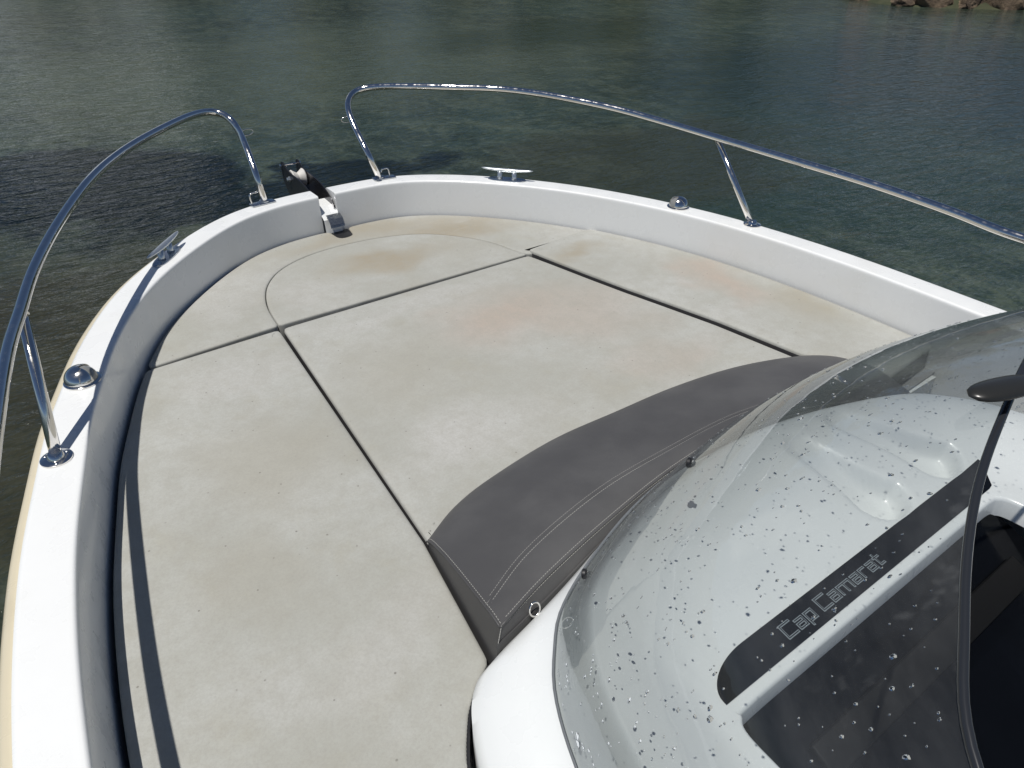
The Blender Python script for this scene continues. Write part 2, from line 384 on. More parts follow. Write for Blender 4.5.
# ------------------------------------------------------------------ cushions
inner_edge = ring_at(.1055, 0)
def inner_run(side, y0, y1):
    q = [p for p in inner_edge if y0 <= p.y <= y1 and (p.x < 0) == (side < 0)]
    return q
def cushion(name, outline, ztop, thick, m, label, cat='cushion', edge=1.0, joint=.25):
    """outline: list of xy, any direction; rounded upper edge; origin at its base"""
    pts = [Vector((p[0], p[1], 0)) for p in outline]
    area = sum(a.x * b.y - b.x * a.y for a, b in zip(pts, pts[1:] + pts[:1]))
    if area > 0: pts = pts[::-1]      # clockwise: right-hand offset = inward
    # round sharp corners a little
    rp = []
    n = len(pts)
    for i in range(n):
        a, b, c = pts[i - 1], pts[i], pts[(i + 1) % n]
        ang = (b - a).angle(c - b) if (b - a).length > 1e-6 and (c - b).length > 1e-6 else 0
        if ang > .5:
            k = min(.014, (b - a).length * .4, (c - b).length * .4); p = b + (a - b).normalized() * k; q = b + (c - b).normalized() * k
            for s in range(5):
                tt = s / 4; rp.append(p * (1 - tt) ** 2 + b * 2 * tt * (1 - tt) + q * tt * tt)
        else: rp.append(b)
    L = rp + [rp[0]]; tot = sum((b - a).length for a, b in zip(L, L[1:]))
    nn = max(60, int(tot / .012)); pts = resample(L, nn)[:-1]
    cx = sum(p.x for p in pts) / len(pts); cy = sum(p.y for p in pts) / len(pts)
    prof = [(.004, -thick), (0, -thick + .006), (0, -.016), (.0008, -.009), (.003, -.0055), (.007, -.0030), (.013, -.0016), (.023, -.0006), (.038, 0)]
    prof = [(o, z * (.5 if edge < .6 else .8) if z > -.02 else z) for o, z in prof]
    rr = []
    for o, z in prof:
        q = offset2d(pts, o * edge, closed=True)
        if o > .006: 
            for _ in range(3): q = [(q[i - 1] + q[i] * 2 + q[(i + 1) % len(q)]) / 4 for i in range(len(q))]
        rr.append([Vector((p.x - cx, p.y - cy, z + thick)) for p in q])
    bm = bmesh.new(); V = loft(bm, rr, closed=True, mi=lambda j: 1 if j < 2 else 0)
    es = [bm.edges.get((V[-1][k], V[-1][(k + 1) % len(V[-1])])) for k in range(len(V[-1]))]
    r = bmesh.ops.triangle_fill(bm, edges=es, use_beauty=True)
    f = bm.faces.new(V[0]); f.material_index = 1
    bm.normal_update()
    for f in bm.faces:      # mating faces are sewn in the same pale vinyl
        if f.material_index == 1 and (edge < .6 or (edge < .85 and f.calc_center_median().y + cy > YS - .012)): f.material_index = 0
    o = obj(name, bm, [m, M_side], auto=50); o.location = (cx, cy, ztop - thick)
    tag(o, label, cat)
    return o
def px(L, z): return [(P(x, y, z).x, P(x, y, z).y) for x, y in L]
Z = -.135
dcurve = px([(278, 325), (269.5, 312), (265, 299), (267, 284), (280, 269), (306, 255.5), (340, 245), (382, 236.5), (424, 233), (466, 236.5), (496, 243), (517, 251), (528, 253.3)], Z)
dcurve = [(p.x, p.y) for p in smooth_pts(resample(cr([(x, y, 0) for x, y in dcurve], 6), 70), 3)]
YS = 1.925
# outer bow cushion with a cut-out at the anchor locker
yl = [p for p in inner_run(-1, 1.92, 9)] ; yr = [p for p in inner_run(1, 1.975, 9)]
bowrun = [(p.x, p.y) for p in yl if p.x < -.052] + [(-.035, 2.548), (-.03, 2.455), (.028, 2.462), (.045, 2.548)] + [(p.x, p.y) for p in yr if p.x > .06]
xL = yl[0].x
ins = [(p[0], p[1]) for p in dcurve]
bow = bowrun + [(.860, 1.950), (.60, 1.935), (.497, 1.925)] + [(x, y) for x, y in ins[::-1]] + [(xL + .004, YS - .0002)]
cushion('bow_cushion', bow, Z, .07, M_fab_bow, 'crescent shaped beige cushion curving round the inside of the bow', edge=.55)
dins = [(x * .995, 1.93 + (y - 1.93) * .995) for x, y in ins]
cushion('insert_cushion', [(x, max(y, YS - .0002)) for x, y in dins] , Z, .07, M_fab_ins, 'small half-moon beige cushion enclosed by the crescent bow cushion', edge=.55)
arcF = px([(427, 541), (454, 508), (490, 479), (553, 440), (616, 412), (670, 389), (732, 369), (791, 358)], Z)
arcF = [(p.x, p.y) for p in resample(cr([(x, y, 0) for x, y in arcF], 6), 50)]
star_in = px([(528, 254.5), (558, 265), (589, 277), (625, 290.5), (663, 304), (717, 323.5), (799, 357)], Z)
mid = [(-.460, YS + .0004)] + [(x - .004, y) for x, y in star_in] + [(x, y - .02) for x, y in arcF[::-1]]
mid[0] = (-.462, YS + .0004); mid[1] = (.470, YS + .0004)
cushion('sunbed_cushion', mid, Z, .07, M_fab_mid, 'large central beige sunbed cushion between bow insert and charcoal pad', edge=.8)
pin = [(-.474, YS + .0004)] + px([(424, 541), (489, 660)], Z) + px([(476, 687), (469, 712), (467, 745), (468, 768)], Z) + [(-.735, .06)]
pr_ = inner_run(-1, .06, YS - .001)
port = pin + [(p.x, p.y) for p in pr_]
pc = cushion('port_cushion', port, Z, .07, M_fab_port, 'long beige side cushion left of the console with shadow bands along its edge', edge=.8)
run = [(p.x, p.y) for p in inner_run(1, .06, 1.955)]
run.sort(key=lambda q: q[1])
stc = [(.486, 1.950)] + [(x + .012, y) for x, y in star_in[1:]] + [(.765, .80), (.772, .70)] + [q for q in run if q[1] > .70] + [(.785, 1.975)]
cushion('starboard_cushion', stc, Z + .010, .08, M_fab_star, 'beige side cushion along the right gunwale, slightly raised at its forward corner', edge=.9)
# piping on the port cushion's console edge
bm = bmesh.new(); pp = [Vector((x, y, Z - .006)) for x, y in px([(489, 663), (477, 687), (470, 712), (468, 745), (469, 775)], Z)]
tube(bm, resample(cr(pp, 6), 60), [.0032 if k % 2 else .0022 for k in range(60)], 8)
pip = obj('piping', bm, M_black); pip.parent = pc; pip.matrix_parent_inverse = Matrix.Translation(-pc.location)

# charcoal pad
def curve_px(L, z, n=60): return resample(cr([P(x, y, z) for x, y in L], 6), n)
n = 64
F0 = resample(cr([Vector((x, y, Z + .002)) for x, y in px([(427, 542), (454, 508), (490, 479), (553, 440), (616, 412), (670, 389), (732, 369), (791, 358.5)], Z)] + [Vector((.74, .86, Z + .002)), Vector((.775, .79, Z + .002))], 6), n)
def fan(c, z): return Vector((c[0], c[1], z))
S1 = resample(cr([P(x, y, -.062) for x, y in [(485, 606), (530, 548), (602, 488), (670, 448), (732, 416)]] + [fan((.385, .748), -.062), fan((.55, .69), -.064), fan((.66, .60), -.07)], 6), n)
S2 = resample(cr([P(x, y, -.060) for x, y in [(500, 627), (548, 575), (607, 521), (670, 470)]] + [fan((.14, .738), -.06), fan((.33, .705), -.06), fan((.50, .64), -.062), fan((.615, .545), -.068)], 6), n)
B0 = resample(cr([fan((-.592, .605), -.085), fan((-.45, .634), -.082), fan((-.22, .69), -.08), fan((0, .715), -.08), fan((.22, .70), -.08), fan((.42, .65), -.08), fan((.60, .53), -.085)], 6), n)
def lerpl(A, B, t, up=0): return [a.lerp(b, t) + Vector((0, 0, up)) for a, b in zip(A, B)]
under = [Vector((p.x, p.y, Z + .001)) for p in B0]
rows = [[Vector((p.x, p.y - .010, -.205)) for p in F0], [Vector((p.x, p.y - .006, Z + .001)) for p in F0], F0, lerpl(F0, S1, .06, .010), lerpl(F0, S1, .16, .014), lerpl(F0, S1, .35, .016), lerpl(F0, S1, .6, .012), lerpl(F0, S1, .85, .005), lerpl(F0, S1, .97, .0015), S1,
        lerpl(S1, S2, .15, .0015), lerpl(S1, S2, .5, .003), lerpl(S1, S2, .85, .0015), S2, lerpl(S2, B0, .25, -.001), lerpl(S2, B0, .8, -.006), B0, [p.lerp(q, .5) for p, q in zip(B0, under)], under, [Vector((p.x, p.y, -.205)) for p in under]]
bm = bmesh.new(); V = loft(bm, rows); bm.faces.new([r[0] for r in V]); bm.faces.new([r[-1] for r in V][::-1])
pad = obj('backrest_pad', bm, M_char, auto=40); tag(pad, 'dark charcoal wedge cushion with pale stitching curving round the front of the console', 'cushion')
def stitches(pts, sp=.0060, ln=.0042, r=.00068):
    pts = resample(pts, max(8, int(sum((a - b).length for a, b in zip(pts, pts[1:])) / sp)))
    for a, b in zip(pts, pts[1:]):
        d = (b - a).normalized(); u = Vector((0, 0, 1)); tube(stb, [a + u * .0007, a + d * ln + u * .0007], r, 5)
stb = bmesh.new()
def shifted(A, B, m): 
    out = []
    for a, b in zip(A, B):
        d = (b - a); d = d.normalized() * m; out.append(a + d)
    return out
stitches(shifted(S1, F0, .006)[1:-4]); stitches(shifted(S1, S2, .006)[1:-4]); stitches(shifted(S2, S1, .005)[1:-4]); stitches([p + Vector((0, 0, -.0008)) for p in shifted(S2, B0, .005)[1:-4]])
left_edge = [r[0] for r in rows[2:14]]
stitches([p + Vector((.004, .002, .001)) for p in resample(left_edge, 40)]); stitches([rows[13][0] + Vector((.003, 0, 0)), rows[16][0] + Vector((.003, 0, 0.002))])
st = obj('stitching', stb, M_thread); st.parent = pad
# seam rolls
bm = bmesh.new(); tube(bm, [p + Vector((0, 0, -.0012)) for p in S1], .0022, 8); tube(bm, [p + Vector((0, 0, -.0012)) for p in S2], .0022, 8); tube(bm, [p + Vector((0, 0, -.001)) for p in resample(left_edge, 40)], .0022, 8)
sr = obj('seam_piping', bm, M_char); sr.parent = pad

# ------------------------------------------------------------------ console
Oc = [(-.735, -.35), (-.735, -.05), (-.733, .25), (-.728, .42), (-.695, .52), (-.655, .578), (-.60, .604), (-.45, .638), (-.23, .70), (0, .735), (.23, .70), (.45, .638), (.60, .604), (.655, .578), (.695, .52), (.728, .42), (.733, .25), (.735, -.05), (.735, -.35)]
Wc = [(-.715, -.35), (-.700, -.05), (-.665, .22), (-.628, .36), (-.585, .46), (-.535, .525), (-.475, .580), (-.36, .635), (-.19, .690), (0, .716), (.19, .690), (.36, .635), (.475, .580), (.535, .525), (.585, .46), (.628, .36), (.665, .22), (.70, -.05), (.715, -.35)]
Dc = [(-.445, -.35), (-.445, -.15), (-.445, .05), (-.445, .14), (-.445, .19), (-.442, .237), (-.430, .257), (-.405, .265), (-.21, .2655), (-.05, .2655), (.10, .2655), (.22, .2655), (.293, .265), (.314, .257), (.326, .237), (.33, .19), (.33, .1), (.33, -.1), (.33, -.35)]
def ring(L, z, n_=18): return [Vector((p.x, p.y, z if not callable(z) else z(p))) for p in cr([(x, y, 0) for x, y in L], n_)]
Or, Wr, Dr = ring(Oc, 0), ring(Wc, 0), ring(Dc, 0)
Dr2 = Dr
def dashz(p): return .02
SR = [Vector((p.x * .97 - .0, p.y, 0)) for p in Wr]
def recess(x, y):
    h = 0
    for x0, x1 in ((.100, .128), (.235, .318)):
        # long scooped channel widening into a round bowl aft
        t_ = min(1, max(0, (.545 - y) / .155)); dx = x - (x0 + (x1 - x0) * t_); L_ = max(0, y - .545, .392 - y)
        d = math.hypot(dx, L_); rad = .030 + .020 * t_ ** 3; h = max(h, (1 / (1 + math.exp((d - rad) / .0036))) * min(1, .25 + t_ * .9))
    return h
def con_rows():
    rows = [[Vector((p.x, p.y, -.60)) for p in Or], [Vector((p.x, p.y, -.2)) for p in Or], [Vector((p.x, p.y, -.118)) for p in Or], [p.lerp(q, .10) + Vector((0, 0, -.104)) for p, q in zip(Or, Wr)],
            [p.lerp(q, .30) + Vector((0, 0, -.088)) for p, q in zip(Or, Wr)], [p.lerp(q, .65) + Vector((0, 0, -.070)) for p, q in zip(Or, Wr)], [p + Vector((0, 0, -.056)) for p in Wr]]
    K = 130
    for k in range(1, K + 1):
        u = k / K; r_ = []
        for p, q in zip(Wr, Dr):
            v = p.lerp(q, u)
            s = min(1, u / .22); z = -.054 + .112 * (s * s * (3 - 2 * s)); q2 = min(1, max(0, (u - .25) / .62)); z -= .036 * q2 * q2 * (3 - 2 * q2)
            # stepped shoulder line following the windshield base
            z += .006 / (1 + math.exp(-(u - .10) / .012)) - .006 * min(1, u * 2)
            z -= .040 * recess(v.x, v.y)
            r_.append(Vector((v.x, v.y, z)))
        rows.append(r_)
    lip = rows[-1]
    cen = Vector((-.05, -.2, 0))
    def inset(r_, d, dz):
        out = offset2d(r_, d); return [Vector((p.x, p.y, q.z + dz)) for p, q in zip(out, r_)]
    rows += [inset(lip, .003, -.002), inset(lip, .005, -.007), inset(lip, .008, -.040)]
    return rows
con = empty('console', (0, 0, .85), boat)   # sits at z=0 of the boat frame
CO = con
def cobj(name, bm, mats, **kw):
    o = obj(name, bm, mats, **kw); o.parent = CO; return o
bm = bmesh.new(); V = loft(bm, con_rows())
cobj('console_body', bm, M_gel2, auto=42)
# aft wall of the console box
bm = bmesh.new(); box(bm, (0, -.35, -.36), (1.46, .012, .47), .004); cobj('aft_panel', bm, M_gel2, auto=40)
# instrument panel: recessed black board falling aft
bm = bmesh.new()
L0 = [(-.412, .238), (.308, .238)]
rws = [[Vector((x, .262, -.012)) for x in (-.436, .322)], [Vector((x, .235, -.026)) for x in (-.436, .322)], [Vector((x, .12, -.066)) for x in (-.436, .322)], [Vector((x, -.10, -.17)) for x in (-.436, .322)], [Vector((x, -.34, -.30)) for x in (-.436, .322)]]
loft(bm, rws); bmesh.ops.solidify(bm, geom=bm.faces[:], thickness=.008)
cobj('instrument_panel', bm, M_blackgloss, auto=20)
bm = bmesh.new(); bar = [Vector((-.385, .205, -.036)), Vector((.28, .205, -.036))]
box(bm, (-.05, .165, -.045), (.60, .05, .012), .004, Matrix.Rotation(R(22), 3, 'X')); cobj('panel_ridge', bm, mat('brown black plastic', (.003, .003, .003), .6, IOR=1.3), auto=40)
# black name strip and lettering (raised from the dash)
def dash_height(x, y): return .0235
bm = bmesh.new(); YF, YR = .332, .279
pts = [(-.432, YR + .001), (-.430, .290), (-.420, .303), (-.400, .315), (-.372, .325), (-.335, YF), (.372, YF), (.385, YF - .006), (.330, YR), ]
# sit the strip on the real surface height
from mathutils.bvhtree import BVHTree
me = bpy.data.objects['console_body'].data
bvh = BVHTree.FromPolygons([v.co.copy() for v in me.vertices], [tuple(p.vertices) for p in me.polygons])
def surf(x, y):
    h = bvh.ray_cast(Vector((x, y, .5)), Vector((0, 0, -1)))
    return h[0].z if h[0] else 0.
def sheet(bm, xs, ylo, yhi, dz, ny=6):
    for i in range(len(xs) - 1):
        for j in range(ny):
            q = []
            for (xx, tt) in ((xs[i], j), (xs[i + 1], j), (xs[i + 1], j + 1), (xs[i], j + 1)):
                yy = ylo(xx) + (yhi(xx) - ylo(xx)) * tt / ny; q.append(bm.verts.new((xx, yy, surf(xx, yy) + dz)))
            if (q[0].co - q[3].co).length < 1e-5 and (q[1].co - q[2].co).length < 1e-5: continue
            bm.faces.new(q)
    bmesh.ops.remove_doubles(bm, verts=bm.verts, dist=1e-5)
def yhi(x):
    if x < -.335: s = (x + .432) / .097; return YR + .004 + (YF - YR - .004) * math.sqrt(max(0, 1 - (1 - s) ** 2))
    return YF
def ylo(x):
    if x > .33: return YR + (x - .33) * .85
    return YR
xs = [-.432 + .097 * (k / 14) ** 1.6 for k in range(15)] + [-.335 + .715 * k / 60 for k in range(1, 61)]
sheet(bm, xs, ylo, yhi, .0022); 
for v in bm.verts: pass
cobj('name_strip', bm, M_blackgloss, smooth=True)
# lettering: squared outline characters, as strokes on a unit 1 x 1 box
G = {'C': [[(.95, 1), (.05, 1), (.05, 0), (.95, 0)]],
     'a': [[(.1, .68), (.92, .68), (.92, 0), (.1, 0), (.1, .36), (.92, .36)]],
     'p': [[(.08, -.28), (.08, .68), (.92, .68), (.92, 0), (.08, 0)]],
     'm': [[(.04, 0), (.04, .68), (.96, .68), (.96, 0)], [(.5, .68), (.5, 0)]],
     'r': [[(.08, 0), (.08, .68), (.9, .68)]],
     't': [[(.3, .95), (.3, 0), (.9, 0)], [(.02, .68), (.9, .68)]]}
def strokes(bm, w_, dz):
    x = -.272; hgt = .0215; yb = .2945
    for ch in 'Cap Camarat':
        if ch == ' ': x += .011; continue
        wd = {'C': .024, 'm': .032, 't': .015, 'r': .0155}.get(ch, .019)
        for s in G[ch]:
            pts_ = [Vector((x + px_ * wd + py_ * hgt * .12, yb + py_ * hgt, 0)) for px_, py_ in s]
            for a, b in zip(pts_, pts_[1:]):
                d = (b - a).normalized(); nn = Vector((-d.y, d.x, 0)) * w_ / 2; a2, b2 = a - d * w_ / 2, b + d * w_ / 2
                q = [a2 + nn, b2 + nn, b2 - nn, a2 - nn]
                vs = [bm.verts.new((v.x, v.y, surf(v.x, v.y) + dz)) for v in q]; bm.faces.new(vs)
                dz += .000012
        x += wd + .0048
bm = bmesh.new(); strokes(bm, .0046, .0029); lt = cobj('lettering', bm, M_letter, smooth=False)
bm = bmesh.new(); strokes(bm, .0013, .0038); cobj('lettering_inline', bm, M_blackgloss, smooth=False)
# D ring at the console front
dr = P(535, 609, -.075)
bm = bmesh.new(); tube(bm, [dr + Vector((math.cos(a) * .011 - .001, math.sin(a) * .004, math.sin(a) * .013)) for a in [k * 2 * math.pi / 20 for k in range(20)]], .0019, 8, closed=True)
cobj('ring_eye', bm, M_chrome)

# ------------------------------------------------------------------ windshield
ws = empty('windshield', (0, 0, .85), boat)
def wobj(name, bm, mats, **kw):
    o = obj(name, bm, mats, **kw); o.parent = ws; return o
Tp = [(975, 768, .42), (965, 640, .445), (966, 560, .463), (979, 480, .49), (1003, 415, .51)]
Tl = [tuple(P(x, y, z)) for x, y, z in Tp] + [(-.13, .208, .525), (0, .22, .53)]
Tl = [(-.72, -.30, .33), (-.675, -.16, .37)] + Tl
Tr_ = [(-x, y, z) for x, y, z in Tl[::-1][1:]]
top = smooth_pts(resample(cr(Tl + Tr_, 8), 200), 14)
Wb = [(x, y, -.050) for x, y in Wc[1:-1]]; Wb = [(-.712, -.25, -.05)] + Wb[1:-1] + [(.712, -.25, -.05)]
base = cr(Wb, 8)
N = 121
# match by angle-ish parameter: resample both halves separately so the centres meet
def halves(L):
    c = min(range(len(L)), key=lambda i: abs(L[i].x)); return L[:c + 1], L[c:]
a, b = halves(base); base = resample(a, 61)[:-1] + resample(b, 61)
a, b = halves(top); top = resample(a, 61)[:-1] + resample(b, 61)
grid = []
K = 26
for j in range(K + 1):
    v = j / K; row = []
    for w0, t0 in zip(base, top):
        o = Vector((w0.x, max(w0.y - .2, 0) * 1.2, 0)); o.normalize(); nn = o * .75 + Vector((0, 0, .65))
        row.append(w0.lerp(t0, v) + nn * .060 * math.sin(math.pi * v))
    grid.append(row)
bm = bmesh.new(); loft(bm, grid)
gb = BVHTree.FromBMesh(bm)
wobj('windshield_pane', bm, M_glass)
bm = bmesh.new(); tube(bm, top, .0043, 12); wobj('trim', bm, mat('dark grey trim', (.022, .024, .028), .2), smooth=True)
bm = bmesh.new(); tube(bm, [p + Vector((0, 0, .0005)) for p in base], .0026, 8); wobj('gasket', bm, mat('smoky gasket', (.14, .15, .16), .3))
# fixing studs
M_post = mat('clear post', (.55, .56, .56), .15, Transmission_Weight=.6, IOR=1.3)
for (x, y) in ((585, 574), (690, 463)):
    dd = (P(x, y, 0) - CAM).normalized(); hit = gb.ray_cast(CAM, dd); c0 = (hit[0] - dd * .004) if hit[0] else P(x, y, -.036)
    for sgn in ((1, -1) if x == 585 else (1,)):
        c = Vector((c0.x * sgn, c0.y, c0.z)); dirn = Vector((0 - c.x * .9, -.45, .10)).normalized()
        bm = bmesh.new(); revolve(bm, [(.0001, -.003), (.0075, -.003), (.0092, -.0015), (.0092, .003), (.007, .005)], c, -dirn, 20); s_ = wobj('stud', bm, M_black, auto=40)
        bm = bmesh.new(); tube(bm, [c + dirn * .004, c + dirn * (.020 if x == 585 else .009)], .0055, 16); q = obj('stud_post', bm, M_post, auto=40); q.parent = s_
# black pod on the rim
c = P(1006, 388, .535); pod = bmesh.new(); e1 = (P(1030, 377, .535) - P(976, 389, .535)).normalized(); 
prof_ = []
for k in range(15):
    s = -1 + 2 * k / 14; prof_.append((max(.0006, .0165 * (1 - abs(s) ** 2.6) ** .5), s * .048))
q_ = e1.to_track_quat('Z', 'Y'); rg = []
upv = Vector((0, 0, 1))
side = e1.cross(upv).normalized(); up2 = side.cross(e1)
for r_, z_ in prof_: rg.append([c + e1 * z_ + side * math.cos(2 * math.pi * k / 24) * r_ + up2 * math.sin(2 * math.pi * k / 24) * r_ * .42 for k in range(24)])
V = loft(pod, rg, closed=True); pod.faces.new(V[0]); pod.faces.new(V[-1][::-1]); wobj('rim_pod', pod, mat('worn black plastic', (.022, .022, .02), .3))
# water drops on the outside of the pane: wind-driven spray, more on the forward face
from mathutils import noise as mnoise
db = bmesh.new(); rnd = random.Random(5)
def gp(u, v):
    x = u * (N - 1); i = min(N - 2, int(x)); y = v * K; j = min(K - 1, int(y)); fx, fy = x - i, y - j
    A, B, C_, D_ = grid[j][i], grid[j][i + 1], grid[j + 1][i], grid[j + 1][i + 1]
    p = A.lerp(B, fx).lerp(C_.lerp(D_, fx), fy); n_ = (B - A).cross(C_ - A).normalized()
    if n_.z < 0: n_ = -n_
    return p, n_, (C_ - A).normalized()
for k in range(2400):
    u = rnd.uniform(.10, .95); v = rnd.uniform(.02, .97)
    if mnoise.noise(Vector((u * 26, v * 9, 3.1))) + .22 < rnd.uniform(-.5, .5): continue
    p, nrm, down = gp(u, v)
    r_ = min(.0035, .00085 + abs(rnd.gauss(0, .00095))) * (1.5 if rnd.random() < .06 else 1)
    sd_ = nrm.cross(down); asp = rnd.uniform(1, 1.9); rot_ = rnd.gauss(0, .35)
    a1 = down * math.cos(rot_) + sd_ * math.sin(rot_); a2 = nrm.cross(a1)
    r_ *= 1.08 - .45 * v
    seg = 9; prev = None; rows_ = []
    lob = [1 + rnd.uniform(-.22, .22) for _ in range(seg)]
    for h_, rr_ in ((0, 1), (.35, .9), (.62, .6)):
        rows_.append([db.verts.new(p + nrm * (.0004 + h_ * r_ * .5) + a1 * math.cos(2 * math.pi * q / seg) * r_ * rr_ * asp * lob[q] + a2 * math.sin(2 * math.pi * q / seg) * r_ * rr_ * lob[q]) for q in range(seg)])
    for A, B in zip(rows_, rows_[1:]):
        for q in range(seg): db.faces.new((A[q], A[(q + 1) % seg], B[(q + 1) % seg], B[q]))
    db.faces.new(rows_[-1]); db.faces.new(rows_[0][::-1])
drops = obj('water_drops', db, M_drop); tag(drops, 'spray of small water drops dried and clinging on the clear windshield', 'water drops', kind='stuff')

# ------------------------------------------------------------------ bow rails
def rail(side):
    root = empty('bow_rail', (0, 0, .85), boat)
    if side < 0:
        pts = [(265, 203, .0), (257, 177, .10), (250, 157, .155), (242, 137, .215), (235, 124, .262), (226, 115.5, .284), (213, 111.5, .294), (190, 116, .308), (150, 135, .312), (118, 155, .308), (90, 180, .300), (60, 221, .283), (35, 267, .266), (20, 312, .253), (5, 365, .250)]
        p3 = [P(*q) for q in pts]; p3 += [Vector((-1.175, .95, .249)), Vector((-1.205, .6, .248)), Vector((-1.222, .2, .246)), Vector((-1.225, -.3, .242)), Vector((-1.225, -.6, .20)), Vector((-1.22, -.68, .0))]
        jn, bs = P(21, 310, .252), P(57, 459, 0)
    else:
        pts = [(380, 179, .0), (371, 160, .09), (364, 146, .135), (356, 130, .18), (348.5, 112, .235), (348, 101, .262), (353, 92.5, .282), (365, 88, .294), (395, 86.3, .306), (450, 87.3, .312), (500, 89, .310), (550, 95.5, .305), (610, 107.5, .285), (660, 121, .266), (716, 137.5, .253), (790, 159.5, .245), (870, 183.5, .236), (950, 211, .226), (1024, 239, .216)]
        p3 = [P(*q) for q in pts]; e = p3[-1]; p3 += [Vector((1.145, .3, .216)), Vector((1.135, -.3, .215)), Vector((1.115, -.6, .18)), Vector((1.105, -.68, .0))]
        jn, bs = P(716, 137, .252), P(752, 225, 0)
    path = smooth_pts(resample(cr(p3, 8), 260), 5)
    bm = bmesh.new(); tube(bm, path, .0125, 18); o = obj('rail_tube', bm, M_chrome); o.parent = root
    bm = bmesh.new(); tube(bm, [bs + Vector((0, 0, .002)), bs.lerp(jn, .5), jn], .0115, 18); tube(bm, [jn + (bs - jn) * .035, jn + (bs - jn) * .01], .0128, 18); o = obj('stanchion', bm, M_chrome); o.parent = root
    bm = bmesh.new(); revolve(bm, [(.030, .0005), (.030, .004), (.027, .0055), (.0165, .0065), (.0145, .014), (.0125, .016)], bs, seg=30)
    fl = obj('base_flange', bm, M_chrome, auto=35); fl.parent = root
    for k in range(3):
        bm = bmesh.new(); a = k * 2.094 + .4; revolve(bm, [(.0042, .004), (.0042, .0064), (.0025, .0074)], bs + Vector((math.cos(a) * .0225, math.sin(a) * .0225, 0)), seg=12)
        o = obj('screw', bm, M_chromedull, auto=35); o.parent = fl
    # forward rectangular foot with a small staple
    fb_ = p3[0]; tdir = Vector((1, -.12 if side > 0 else .12, 0)).normalized(); rt = Matrix.Rotation(math.atan2(tdir.y, tdir.x), 3, 'Z')
    off = tdir * (-.010 if side < 0 else .016)
    bm = bmesh.new(); box(bm, fb_ + off + Vector((0, -.004, .004)), (.092, .036, .006), .002, rt); revolve(bm, [(.019, .006), (.019, .011), (.0135, .013)], fb_, seg=24)
    pl = obj('base_plate', bm, M_chromedull, auto=35); pl.parent = root
    sx = -1 if side < 0 else 1
    s0 = fb_ + tdir * (.036 * sx); 
    a, b = (s0 + Vector((-.004, -.014, .004)), s0 + Vector((-.004, .010, .004))) if True else None
    if side < 0: path2 = [s0 + Vector((-.012, 0, .005)), s0 + Vector((-.016, .002, .034)), s0 + Vector((-.008, .004, .044)), s0 + Vector((.022, .004, .046)), s0 + Vector((.030, .004, .040))]
    else: path2 = [s0 + Vector((.006, 0, .005)), s0 + Vector((.004, .002, .030)), s0 + Vector((-.002, .004, .038)), s0 + Vector((-.024, .004, .036)), s0 + Vector((-.030, .002, .026))]
    bm = bmesh.new(); tube(bm, resample(cr(path2, 5), 20), .0032, 10); o = obj('staple', bm, M_chrome); o.parent = pl
    # thin wire loop on the raking leg
    c = (P(243, 134, .205) if side < 0 else P(351, 120, .205)); sgn = 1 if side < 0 else -1
    bm = bmesh.new(); lp = [c + Vector((sgn * (.016 + .024 * math.cos(a)), .004 * math.cos(a), .004 + .011 * math.sin(a))) for a in [k * 2 * math.pi / 24 for k in range(24)]]
    tube(bm, lp, .0016, 8, closed=True); o = obj('wire_loop', bm, M_chrome); o.parent = root
    root['label'] = 'chrome bow rail on the port side' if side < 0 else 'long chrome bow rail on the starboard side'
    return root
rail(-1); rail(1)

# ------------------------------------------------------------------ cleats
def cleat(c, ang, label):
    root = empty('cleat', (c.x, c.y, .85), boat); root.rotation_euler = (0, 0, ang); root.scale = (1.28, 1.2, 1.1); root['label'] = label
    bm = bmesh.new(); vs = []
    for k in range(32):
        a = 2 * math.pi * k / 32; e = 2.6
        vs.append((math.copysign(abs(math.cos(a)) ** (2 / e), math.cos(a)) * .062, math.copysign(abs(math.sin(a)) ** (2 / e), math.sin(a)) * .019))
    loft_r = [[Vector((x * s, y * s, z)) for x, y in vs] for s, z in ((1, .0006), (1, .003), (.95, .0048))]
    V = loft(bm, loft_r, closed=True); bm.faces.new(V[0]); bm.faces.new(V[-1]); o = obj('cleat_base', bm, M_chromedull, auto=40); o.parent = root
    bm = bmesh.new()
    bm.free()
    for s in (-1, 1):
        bm = bmesh.new(); tube(bm, [Vector((s * .024, 0, .003)), Vector((s * .0235, 0, .012)), Vector((s * .022, 0, .034))], [.0105, .0075, .0085], 14)
        o = obj('cleat_post', bm, M_alu); o.parent = root
    bm = bmesh.new(); rg = []
    for k in range(25):
        s = -1 + 2 * k / 24; x = s * .084; hw = max(.0008, .0095 * (1 - abs(s) ** 3.2) ** .5 * (1 - .22 * abs(s))); hh = max(.0006, .0070 * (1 - .45 * abs(s)) * (1 - abs(s) ** 6) ** .5); zc = .036 + .004 * s * s
        rg.append([Vector((x, math.cos(2 * math.pi * q / 16) * hw, zc + math.sin(2 * math.pi * q / 16) * hh)) for q in range(16)])
    V = loft(bm, rg, closed=True); bm.faces.new(V[0]); bm.faces.new(V[-1]); o = obj('cleat_horn', bm, M_alu); o.parent = root
cleat(P(167, 257, 0), math.atan2(P(176, 233, 0).y - P(143, 262, 0).y, P(176, 233, 0).x - P(143, 262, 0).x), 'silver cleat on the port gunwale')
c_ = P(507, 180, 0); cleat(c_, math.atan2(2.35 - 2.50, .65 - .52) , 'silver cleat on the starboard gunwale')

